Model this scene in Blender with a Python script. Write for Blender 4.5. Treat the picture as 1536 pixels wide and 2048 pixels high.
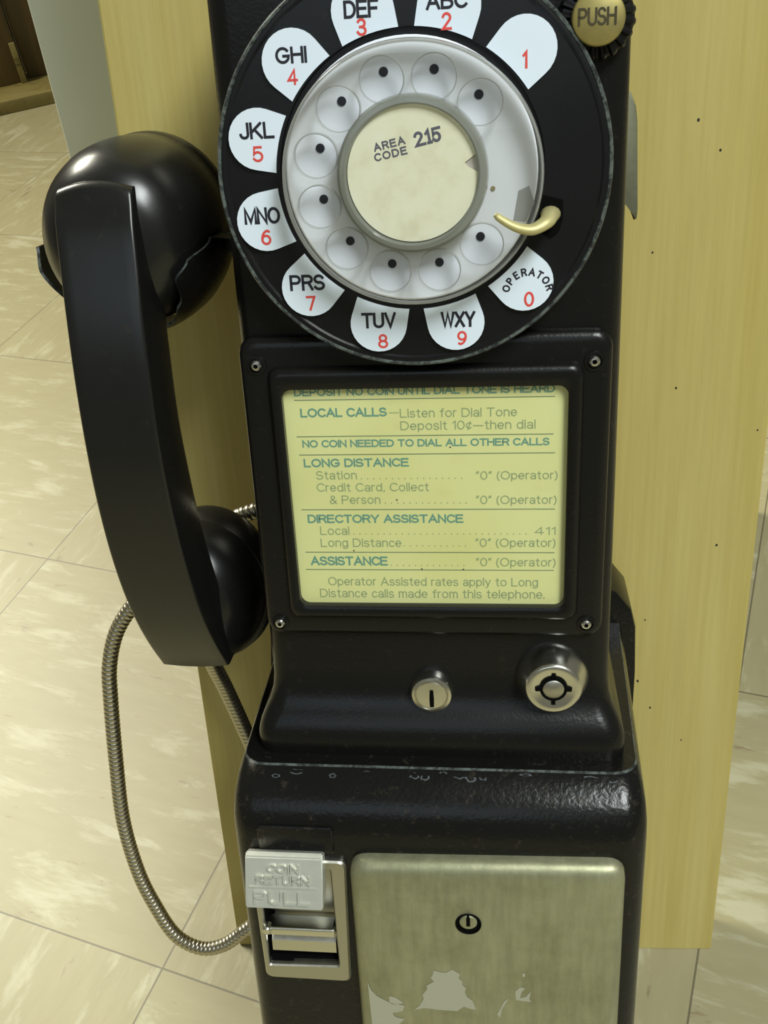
import bpy, bmesh, math, random
from mathutils import Matrix, Vector
random.seed(7)
D = bpy.data
SC = bpy.context.scene
COL = SC.collection
for o in list(D.objects):
    D.objects.remove(o, do_unlink=True)
pi = math.pi

# ------------------------------------------------------------------ camera, world, lights, exposure
cam = D.cameras.new('camera')
cam.sensor_fit = 'VERTICAL'
cam.sensor_height = 36.0
cam.sensor_width = 27.0
cam.lens = 2030.0 / 2048.0 * 36.0
cam.clip_start = 0.01
camo = D.objects.new('camera', cam)
CR = [[0.9890181024, 0.0509345242, 0.1387402873], [0.0718713812, 0.6545145492, -0.7526255439], [-0.1291421616, 0.7543317434, 0.6436660029]]
CM = Matrix([CR[0] + [0.04814], CR[1] + [-0.29036], CR[2] + [0.59401], [0, 0, 0, 1]])
camo.matrix_world = CM
COL.objects.link(camo)
SC.camera = camo

SC.view_settings.view_transform = 'Standard'
SC.view_settings.look = 'None'
SC.view_settings.gamma = 1.0
SC.view_settings.use_curve_mapping = False
SC.view_settings.exposure = 0.2

W = D.worlds.new('room_ambience')
SC.world = W
W.use_nodes = True
W.node_tree.nodes['Background'].inputs['Color'].default_value = (1.0, 0.97, 0.74, 1)
W.node_tree.nodes['Background'].inputs['Strength'].default_value = 0.13

def area(name, loc, target, sx, sy, power, color):
    l = D.lights.new(name, 'AREA')
    l.shape = 'RECTANGLE'
    l.size = sx
    l.size_y = sy
    l.energy = power
    l.color = color
    o = D.objects.new(name, l)
    o.location = loc
    o.rotation_euler = (Vector(target) - Vector(loc)).to_track_quat('-Z', 'Y').to_euler()
    COL.objects.link(o)
    return o

area('ceiling_light_right', (1.05, -1.0, 2.35), (1.05, -1.0, 0.0), 0.6, 1.2, 68, (0.94, 1.0, 0.98))
area('ceiling_light_left', (-1.8, 1.7, 2.35), (-1.8, 1.7, 0.0), 0.6, 1.2, 150, (1.0, 0.97, 0.80))
area('cool_fill_front', (-0.35, -2.3, 2.0), (0.0, 0.0, 0.3), 1.6, 1.0, 5, (0.70, 0.87, 1.0))  # added unseen fill from behind the camera, for the bluish highlights

# ------------------------------------------------------------------ frames of the place (metres)
PR = [[0.9985903938, -0.0006114170, 0.0530740203], [-0.0151041555, 0.9553189271, 0.2951908060], [-0.0508831008, -0.2955763415, 0.9539630687]]
PO = (0.01412, 0.10201, 0.32968)
# the leaning board's own frame: x across, y into the board, z up along it; origin on its front face
LEAN = Matrix([PR[0] + [PO[0]], PR[1] + [PO[1]], PR[2] + [PO[2]], [0, 0, 0, 1]])

# ------------------------------------------------------------------ materials
def mat(name, color=(0.5, 0.5, 0.5), rough=0.5, metal=0.0, spec=0.5, coat=0.0):
    m = D.materials.new(name)
    m.use_nodes = True
    b = m.node_tree.nodes['Principled BSDF']
    b.inputs['Base Color'].default_value = (*color, 1)
    b.inputs['Roughness'].default_value = rough
    b.inputs['Metallic'].default_value = metal
    b.inputs['Specular IOR Level'].default_value = spec
    b.inputs['Coat Weight'].default_value = coat
    return m

class NT:
    """small node builder"""
    def __init__(self, m):
        self.m = m
        self.t = m.node_tree
        self.b = self.t.nodes.get('Principled BSDF')
    def n(self, kind, **kw):
        x = self.t.nodes.new(kind)
        for k, v in kw.items():
            setattr(x, k, v)
        return x
    def link(self, a, b):
        self.t.links.new(a, b)
    def coords(self, scale=(1, 1, 1), rot=(0, 0, 0), loc=(0, 0, 0)):
        tc = self.n('ShaderNodeTexCoord')
        mp = self.n('ShaderNodeMapping')
        mp.inputs['Scale'].default_value = scale
        mp.inputs['Rotation'].default_value = rot
        mp.inputs['Location'].default_value = loc
        self.link(tc.outputs['Object'], mp.inputs['Vector'])
        return mp.outputs['Vector']
    def noise(self, vec, scale, detail=4, rough=0.55, dist=0.0):
        x = self.n('ShaderNodeTexNoise')
        x.inputs['Scale'].default_value = scale
        x.inputs['Detail'].default_value = detail
        x.inputs['Roughness'].default_value = rough
        x.inputs['Distortion'].default_value = dist
        self.link(vec, x.inputs['Vector'])
        return x.outputs['Fac']
    def ramp(self, fac, stops):
        x = self.n('ShaderNodeValToRGB')
        e = x.color_ramp.elements
        while len(e) < len(stops):
            e.new(0.5)
        for i, (p, c) in enumerate(stops):
            e[i].position = p
            e[i].color = (*c, 1) if len(c) == 3 else c
        self.link(fac, x.inputs['Fac'])
        return x.outputs['Color']
    def mix(self, fac, a, b, mode='MIX'):
        x = self.n('ShaderNodeMix', data_type='RGBA', blend_type=mode)
        for sock, v in ((x.inputs['Factor'], fac), (x.inputs[6], a), (x.inputs[7], b)):
            if hasattr(v, 'is_output'):
                self.link(v, sock)
            elif isinstance(v, tuple):
                sock.default_value = (*v, 1)
            else:
                sock.default_value = v
        return x.outputs[2]
    def math(self, op, a, b=None, clamp=False):
        x = self.n('ShaderNodeMath', operation=op, use_clamp=clamp)
        for i, v in enumerate((a, b)):
            if v is None:
                continue
            if hasattr(v, 'is_output'):
                self.link(v, x.inputs[i])
            else:
                x.inputs[i].default_value = v
        return x.outputs[0]
    def color(self, c):
        self.link(c, self.b.inputs['Base Color'])
    def rough(self, c):
        self.link(c, self.b.inputs['Roughness'])
    def bump(self, h, strength=0.2, dist=0.001):
        x = self.n('ShaderNodeBump')
        x.inputs['Strength'].default_value = strength
        x.inputs['Distance'].default_value = dist
        self.link(h, x.inputs['Height'])
        self.link(x.outputs['Normal'], self.b.inputs['Normal'])

def black_paint(name, rough=0.24, dust=0.0, grain=900, bump=0.12, tint=(0.0065, 0.0063, 0.0058)):
    m = mat(name, tint, rough, 0.0, 0.29)
    k = NT(m)
    v = k.coords()
    big = k.noise(v, 40, 5, 0.65)
    fine = k.noise(v, grain, 3, 0.5)
    worn = k.ramp(k.noise(v, 210, 6, 0.75), [(0.60 - 0.02 * dust, (0, 0, 0)), (0.74 - 0.02 * dust, (1, 1, 1))])
    wf = k.math('MULTIPLY', worn, 0.10 + 0.35 * dust)
    c = k.mix(wf, tint, (0.075, 0.058, 0.04))
    k.color(c)
    r = k.math('ADD', k.math('MULTIPLY', big, 0.16), rough - 0.08)
    k.rough(r)
    k.bump(fine, bump, 0.0006)
    return m

M = {}
M['paint'] = black_paint('gloss_black_paint', 0.27, 0.25)
M['paint_worn'] = black_paint('worn_black_paint', 0.22, 1.1, 620, 0.22)
M['bakelite'] = black_paint('black_bakelite', 0.28, 0.15, 300, 0.02, (0.008, 0.008, 0.0075))
M['bakelite'].node_tree.nodes['Principled BSDF'].inputs['Specular IOR Level'].default_value = 0.5
M['enamel'] = black_paint('smooth_black_enamel', 0.30, 0.0, 700, 0.05, (0.008, 0.008, 0.009))
M['hole'] = mat('dark_opening', (0.003, 0.003, 0.003), 0.8, 0.0, 0.05)
M['white'] = mat('white_enamel', (0.74, 0.83, 0.93), 0.32)
M['ink'] = mat('black_ink', (0.012, 0.012, 0.02), 0.5)
M['red'] = mat('red_ink', (0.72, 0.07, 0.055), 0.5)
M['disc'] = mat('dial_white_disc', (0.80, 0.83, 0.90), 0.18)
k = NT(M['disc'])
M['stamp'] = mat('grey_stamp_ink', (0.09, 0.09, 0.12), 0.6)
M['teal'] = mat('teal_print', (0.13, 0.32, 0.25), 0.6)
M['faint'] = mat('faded_grey_green_print', (0.30, 0.38, 0.19), 0.6)
M['rule'] = mat('dark_green_rule', (0.10, 0.17, 0.10), 0.6)

m = M['number_card'] = mat('cream_card', (0.70, 0.68, 0.50), 0.55)
k = NT(m); v = k.coords()
k.color(k.ramp(k.noise(v, 120, 5, 0.6), [(0.3, (0.62, 0.60, 0.42)), (0.5, (0.70, 0.69, 0.51)), (0.8, (0.73, 0.73, 0.58))]))

m = M['card'] = mat('yellow_instruction_card', (0.80, 0.80, 0.27), 0.42)
k = NT(m); v = k.coords()
c1 = k.ramp(k.noise(v, 22, 3, 0.5), [(0.3, (0.74, 0.735, 0.30)), (0.6, (0.80, 0.81, 0.38))])
k.color(k.mix(k.ramp(k.noise(v, 60, 6, 0.7), [(0.62, (0, 0, 0)), (0.8, (0.25, 0.25, 0.25))]), c1, (0.62, 0.50, 0.13)))

def worn_lit_edge(name):
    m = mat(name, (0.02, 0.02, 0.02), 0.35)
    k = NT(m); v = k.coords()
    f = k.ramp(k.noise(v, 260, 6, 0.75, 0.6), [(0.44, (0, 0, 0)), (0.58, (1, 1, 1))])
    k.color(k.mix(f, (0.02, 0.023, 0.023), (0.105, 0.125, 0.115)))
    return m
M['edge'] = worn_lit_edge('worn_and_lit_edge')  # scuffs on the dial rim; also paints lit edges on hook and vault

def metal(name, color, rough, scale=500, spread=0.1, stain=None, bump=0.05):
    m = mat(name, color, rough, 1.0)
    k = NT(m); v = k.coords()
    n1 = k.noise(v, scale, 5, 0.6)
    if stain:
        n2 = k.noise(v, 70, 6, 0.65)
        k.color(k.mix(k.ramp(n2, [(0.4, (0, 0, 0)), (0.65, (1, 1, 1))]), color, stain))
    k.rough(k.math('ADD', k.math('MULTIPLY', n1, spread * 2), rough - spread))
    k.bump(n1, bump, 0.0005)
    return m
M['chrome'] = metal('worn_chrome', (0.70, 0.69, 0.62), 0.24, 300, 0.08)
M['flap'] = metal('grey_green_flap_metal', (0.22, 0.22, 0.15), 0.5, 400, 0.1)
M['steel'] = metal('dull_steel', (0.50, 0.49, 0.43), 0.38, 400, 0.1)
M['cast'] = metal('cast_zinc', (0.58, 0.585, 0.51), 0.42, 350, 0.1, None, 0.12)
M['cast'].node_tree.nodes['Principled BSDF'].inputs['Metallic'].default_value = 0.55
M['brass'] = metal('tarnished_brass', (0.38, 0.31, 0.10), 0.5, 500, 0.1, (0.28, 0.24, 0.09))
M['brass'].node_tree.nodes['Principled BSDF'].inputs['Metallic'].default_value = 0.6
M['pale_brass'] = metal('polished_pale_brass', (0.62, 0.56, 0.27), 0.52, 300, 0.08, (0.52, 0.46, 0.21))
M['pale_brass'].node_tree.nodes['Principled BSDF'].inputs['Metallic'].default_value = 0.5
M['cord'] = metal('armoured_cord_steel', (0.47, 0.44, 0.35), 0.30, 300, 0.08)
M['screw'] = metal('nickel_screw', (0.72, 0.72, 0.68), 0.25, 300, 0.05)

m = M['door'] = mat('brushed_grey_metal', (0.30, 0.29, 0.20), 0.45, 0.6)
k = NT(m); v = k.coords()
c1 = k.ramp(k.noise(v, 45, 6, 0.7), [(0.3, (0.29, 0.29, 0.17)), (0.5, (0.355, 0.355, 0.22)), (0.75, (0.41, 0.405, 0.265))])
vs = k.coords((1, 1, 0.14))
st = k.ramp(k.noise(vs, 260, 4, 0.6), [(0.35, (0.82, 0.82, 0.82)), (0.7, (1.1, 1.1, 1.1))])
k.color(k.mix(0.8, c1, st, 'MULTIPLY'))
k.rough(k.math('ADD', k.math('MULTIPLY', k.noise(v, 160, 5), 0.22), 0.34))
k.bump(k.noise(v, 700, 4), 0.10, 0.0005)
M['patch'] = mat('pale_peeled_patch', (0.44, 0.44, 0.34), 0.5, 0.3)

def clear_plastic(name, tint, body, body_amount):
    m = D.materials.new(name)
    m.use_nodes = True
    t = m.node_tree
    for x in list(t.nodes):
        t.nodes.remove(x)
    out = t.nodes.new('ShaderNodeOutputMaterial')
    tr = t.nodes.new('ShaderNodeBsdfTransparent'); tr.inputs['Color'].default_value = (*tint, 1)
    df = t.nodes.new('ShaderNodeBsdfDiffuse'); df.inputs['Color'].default_value = (*body, 1)
    gl = t.nodes.new('ShaderNodeBsdfGlossy'); gl.inputs['Roughness'].default_value = 0.10
    fr = t.nodes.new('ShaderNodeFresnel'); fr.inputs['IOR'].default_value = 1.49
    m1 = t.nodes.new('ShaderNodeMixShader'); m1.inputs[0].default_value = body_amount
    m2 = t.nodes.new('ShaderNodeMixShader')
    t.links.new(tr.outputs[0], m1.inputs[1]); t.links.new(df.outputs[0], m1.inputs[2])
    ge = t.nodes.new('ShaderNodeNewGeometry')
    inv = t.nodes.new('ShaderNodeMath'); inv.operation = 'SUBTRACT'; inv.inputs[0].default_value = 1.0
    mu = t.nodes.new('ShaderNodeMath'); mu.operation = 'MULTIPLY'
    t.links.new(ge.outputs['Backfacing'], inv.inputs[1]); t.links.new(fr.outputs[0], mu.inputs[0]); t.links.new(inv.outputs[0], mu.inputs[1])
    t.links.new(mu.outputs[0], m2.inputs[0]); t.links.new(m1.outputs[0], m2.inputs[1]); t.links.new(gl.outputs[0], m2.inputs[2])
    t.links.new(m2.outputs[0], out.inputs['Surface'])
    return m
M['clear'] = clear_plastic('clear_plastic', (0.97, 0.97, 0.96), (0.7, 0.7, 0.68), 0.05)
M['clear_edge'] = clear_plastic('clear_plastic_edge', (0.86, 0.86, 0.84), (0.42, 0.43, 0.41), 0.5)
M['hub'] = clear_plastic('smoky_plastic_ring', (0.72, 0.73, 0.68), (0.27, 0.28, 0.24), 0.55)
M['pane'] = clear_plastic('clear_window', (0.985, 0.985, 0.975), (0.6, 0.6, 0.55), 0.02)

m = M['board'] = mat('pale_plywood', (0.5, 0.42, 0.15), 0.42)
k = NT(m)
v = k.coords((1, 1, 0.05), loc=(0.3, 0, 0.1))
g1 = k.noise(v, 26, 5, 0.6, 0.3)
v2 = k.coords((1, 1, 0.03))
g2 = k.noise(v2, 420, 3, 0.6)
base = k.ramp(g1, [(0.28, (0.43, 0.335, 0.085)), (0.5, (0.50, 0.41, 0.135)), (0.72, (0.54, 0.46, 0.18))])
k.color(k.mix(0.5, base, k.ramp(g2, [(0.3, (0.86, 0.84, 0.78)), (0.7, (1.08, 1.08, 1.08))]), 'MULTIPLY'))
k.bump(k.noise(k.coords((1, 1, 0.5)), 330, 3), 0.12, 0.0006)
M['speck'] = mat('dark_pin_mark', (0.02, 0.015, 0.01), 0.8)

m = M['panel'] = mat('pale_grey_laminate', (0.36, 0.40, 0.36), 0.45)
k = NT(m)
k.color(k.ramp(k.noise(k.coords(), 9, 3), [(0.35, (0.60, 0.65, 0.58)), (0.7, (0.65, 0.69, 0.61))]))

# vinyl floor tiles: square tiles, streaks turned a quarter from tile to tile
m = M['floor'] = mat('marbled_vinyl_tiles', (0.6, 0.55, 0.38), 0.48)
k = NT(m)
YAW = math.radians(-16.7)
TILE = 0.303
tc = k.n('ShaderNodeTexCoord')
mp = k.n('ShaderNodeMapping', vector_type='TEXTURE')
mp.inputs['Location'].default_value = (-0.18671, -0.01501, 0)
mp.inputs['Rotation'].default_value = (0, 0, YAW)
mp.inputs['Scale'].default_value = (TILE, TILE, TILE)
k.link(tc.outputs['Object'], mp.inputs['Vector'])
sep = k.n('ShaderNodeSeparateXYZ')
k.link(mp.outputs['Vector'], sep.inputs[0])
X, Y = sep.outputs[0], sep.outputs[1]
fx, fy = k.math('FLOOR', X), k.math('FLOOR', Y)
par = k.math('ABSOLUTE', k.math('MODULO', k.math('ADD', fx, fy), 2.0))
idv = k.n('ShaderNodeCombineXYZ')
k.link(fx, idv.inputs[0]); k.link(fy, idv.inputs[1])
wn = k.n('ShaderNodeTexWhiteNoise', noise_dimensions='2D')
k.link(idv.outputs[0], wn.inputs['Vector'])
def streak(sx, sy, off):
    cx_ = k.n('ShaderNodeCombineXYZ')
    k.link(k.math('MULTIPLY', X, sx), cx_.inputs[0])
    k.link(k.math('MULTIPLY', Y, sy), cx_.inputs[1])
    k.link(k.math('MULTIPLY', wn.outputs['Value'], 40.0 + off), cx_.inputs[2])
    return cx_.outputs[0]
va, vb = streak(1.2, 5.0, 0), streak(5.0, 1.2, 3)
vm = k.n('ShaderNodeMix', data_type='VECTOR')
k.link(par, vm.inputs['Factor']); k.link(vb, vm.inputs[4]); k.link(va, vm.inputs[5])
V = vm.outputs[1]
wh = k.ramp(k.noise(V, 3.6, 5, 0.66, 0.3), [(0.53, (0, 0, 0)), (0.66, (1, 1, 1))])
offv = k.n('ShaderNodeVectorMath', operation='ADD')
offv.inputs[1].default_value = (7.3, 2.1, 5.5)
k.link(V, offv.inputs[0])
br = k.ramp(k.noise(offv.outputs[0], 3.4, 6, 0.68, 0.3), [(0.625, (0, 0, 0)), (0.70, (1, 1, 1))])
mott = k.ramp(k.noise(V, 7.0, 4, 0.6), [(0.3, (0.30, 0.265, 0.145)), (0.7, (0.325, 0.29, 0.165))])
c = k.mix(k.math('MULTIPLY', wh, 0.75), mott, (0.44, 0.42, 0.29))
c = k.mix(k.math('MULTIPLY', br, 0.75), c, (0.15, 0.085, 0.05))
ex = k.math('ABSOLUTE', k.math('SUBTRACT', k.math('SUBTRACT', X, fx), 0.5))
ey = k.math('ABSOLUTE', k.math('SUBTRACT', k.math('SUBTRACT', Y, fy), 0.5))
seam = k.math('GREATER_THAN', k.math('MAXIMUM', ex, ey), 0.4980)
c = k.mix(k.math('MULTIPLY', seam, 0.7), c, (0.06, 0.05, 0.03))
k.color(c)
k.bump(k.noise(V, 9, 4), 0.06, 0.002)

m = M['planks'] = mat('dark_wood_planks', (0.1, 0.06, 0.02), 0.5)
k = NT(m)
v = k.coords((1, 1, 0.08))
k.color(k.ramp(k.noise(v, 14, 6, 0.7, 0.5), [(0.3, (0.030, 0.022, 0.006)), (0.5, (0.085, 0.052, 0.012)), (0.75, (0.14, 0.095, 0.022))]))
m = M['ledge'] = mat('scuffed_wood_ledge', (0.3, 0.25, 0.1), 0.5)
k = NT(m)
v = k.coords((0.35, 1, 1))
k.color(k.ramp(k.noise(v, 22, 6, 0.7, 0.6), [(0.34, (0.08, 0.06, 0.016)), (0.47, (0.21, 0.165, 0.05)), (0.7, (0.27, 0.225, 0.08))]))

# ------------------------------------------------------------------ mesh helpers (all lengths below in millimetres, in the board's frame)
def finish(me, mats, smooth=35.0):
    for mm_ in (mats if isinstance(mats, (list, tuple)) else [mats]):
        me.materials.append(mm_)
    if smooth:
        me.polygons.foreach_set('use_smooth', [True] * len(me.polygons))
        me.set_sharp_from_angle(angle=math.radians(smooth))
    me.update()

def put(name, bm, mats, parent=None, base=(0, 0, 0), smooth=35.0, mm=True, normals=True):
    """link a bmesh as one object; verts in mm of the board frame, shifted so that `base` is the owner's origin"""
    if normals:
        bmesh.ops.recalc_face_normals(bm, faces=bm.faces[:])
    s = 0.001 if mm else 1.0
    b = Vector(base)
    for vtx in bm.verts:
        vtx.co = (vtx.co - b) * s
    me = D.meshes.new(name)
    bm.to_mesh(me)
    bm.free()
    finish(me, mats, smooth)
    o = D.objects.new(name, me)
    COL.objects.link(o)
    if parent:
        o.parent = parent
    else:
        o.matrix_world = LEAN @ Matrix.Translation(b * 0.001)
    return o

def thing(name, label, cat, base=(0, 0, 0), group=None):
    o = D.objects.new(name, None)
    o.empty_display_size = 0.02
    COL.objects.link(o)
    o.matrix_world = LEAN @ Matrix.Translation(Vector(base) * 0.001)
    return tag(o, label, cat, group)

def tag(o, label, cat, group=None):
    o['label'] = label
    o['category'] = cat
    if group:
        o['group'] = group
    return o

def loft(bm, rings, cap0=False, cap1=False, closed=True, mi=0):
    vr = [[bm.verts.new(p) for p in r] for r in rings]
    n = len(rings[0])
    for a, b in zip(vr, vr[1:]):
        for i in range(n if closed else n - 1):
            j = (i + 1) % n
            f = bm.faces.new((a[i], a[j], b[j], b[i]))
            f.material_index = mi
    if cap0:
        bm.faces.new(list(reversed(vr[0]))).material_index = mi
    if cap1:
        bm.faces.new(vr[-1]).material_index = mi
    return vr

def rrect(cx, cz, hw, hh, r, y, n=6):
    """rounded rectangle ring in the x-z plane at depth y"""
    pts = []
    for qx, qz, a0 in ((1, 1, 0), (-1, 1, 90), (-1, -1, 180), (1, -1, 270)):
        for i in range(n + 1):
            a = math.radians(a0 + 90.0 * i / n)
            pts.append((cx + qx * (hw - r) + r * math.cos(a), y, cz + qz * (hh - r) + r * math.sin(a)))
    return pts

def quad_ring(corners, r, y, n=5):
    """rounded quadrilateral ring: corners TR, TL, BL, BR as (x, z)"""
    pts = []
    m_ = len(corners)
    for i in range(m_):
        p = Vector(corners[i]); a = Vector(corners[i - 1]); b = Vector(corners[(i + 1) % m_])
        da, db = (a - p).normalized(), (b - p).normalized()
        p0, p1 = p + da * r, p + db * r
        for j in range(n + 1):
            t = j / n
            q = p0 * (1 - t) ** 2 + p * 2 * t * (1 - t) + p1 * t * t
            pts.append((q.x, y, q.y))
    return pts

def lathe(bm, cx, cz, prof, n=48, cap0=False, cap1=False, mi=0, sx=1.0, sz=1.0):
    """profile of (radius, y) turned about the axis through (cx, cz) parallel to y"""
    rings = []
    for r, y in prof:
        rings.append([(cx + sx * r * math.cos(2 * pi * i / n), y, cz + sz * r * math.sin(2 * pi * i / n)) for i in range(n)])
    return loft(bm, rings, cap0, cap1, True, mi)

def slab(bm, poly, y0, y1, mi=0, bev=0.0):
    """prism of an (x, z) polygon between two depths; y1 is the visible side"""
    vs0 = [bm.verts.new((x, y0, z)) for x, z in poly]
    vs1 = [bm.verts.new((x, y1, z)) for x, z in poly]
    n = len(poly)
    fs = [bm.faces.new(vs1)]
    fs.append(bm.faces.new(list(reversed(vs0))))
    for i in range(n):
        j = (i + 1) % n
        fs.append(bm.faces.new((vs0[i], vs0[j], vs1[j], vs1[i])))
    for f in fs:
        f.material_index = mi
    if bev:
        es = [e for e in fs[0].edges]
        bmesh.ops.bevel(bm, geom=es, offset=bev, segments=2, profile=0.6, affect='EDGES')

def box(bm, x0, x1, y0, y1, z0, z1, bev=0.0, seg=2, mi=0):
    vs = [bm.verts.new((x, y, z)) for x in (x0, x1) for y in (y0, y1) for z in (z0, z1)]
    fs = []
    for idx in ((0, 1, 3, 2), (4, 6, 7, 5), (0, 4, 5, 1), (2, 3, 7, 6), (0, 2, 6, 4), (1, 5, 7, 3)):
        f = bm.faces.new([vs[i] for i in idx]); f.material_index = mi; fs.append(f)
    if bev:
        es = list({e for f in fs for e in f.edges})
        bmesh.ops.bevel(bm, geom=es, offset=bev, segments=seg, profile=0.6, affect='EDGES')

def catmull(pts, per=10):
    P = [Vector(p) for p in pts]
    P = [P[0] * 2 - P[1]] + P + [P[-1] * 2 - P[-2]]
    out = []
    for i in range(1, len(P) - 2):
        a, b, c_, d = P[i - 1], P[i], P[i + 1], P[i + 2]
        for j in range(per):
            t = j / per
            out.append(0.5 * ((2 * b) + (c_ - a) * t + (2 * a - 5 * b + 4 * c_ - d) * t * t + (3 * b - a - 3 * c_ + d) * t ** 3))
    out.append(P[-2].copy())
    return out

def resample(pts, step):
    out = [pts[0].copy()]
    acc = 0.0
    for a, b in zip(pts, pts[1:]):
        L = (b - a).length
        while L > 0 and acc + L >= step:
            t = (step - acc) / L
            a = a.lerp(b, t)
            out.append(a.copy())
            L = (b - a).length
            acc = 0.0
        acc += L
    return out

def sweep(bm, pts, radii, n=12, up=(0, -1, 0), flat=1.0, cap=True, mi=0):
    """tube along points; `flat` scales the section along the carried normal"""
    rings = []
    N = Vector(up)
    for i, p in enumerate(pts):
        t = (pts[min(i + 1, len(pts) - 1)] - pts[max(i - 1, 0)]).normalized()
        N = (N - t * N.dot(t)).normalized()
        B = t.cross(N)
        r = radii[i] if isinstance(radii, list) else radii
        rings.append([p + N * (r * flat * math.cos(2 * pi * j / n)) + B * (r * math.sin(2 * pi * j / n)) for j in range(n)])
    loft(bm, rings, cap, cap, True, mi)

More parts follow.
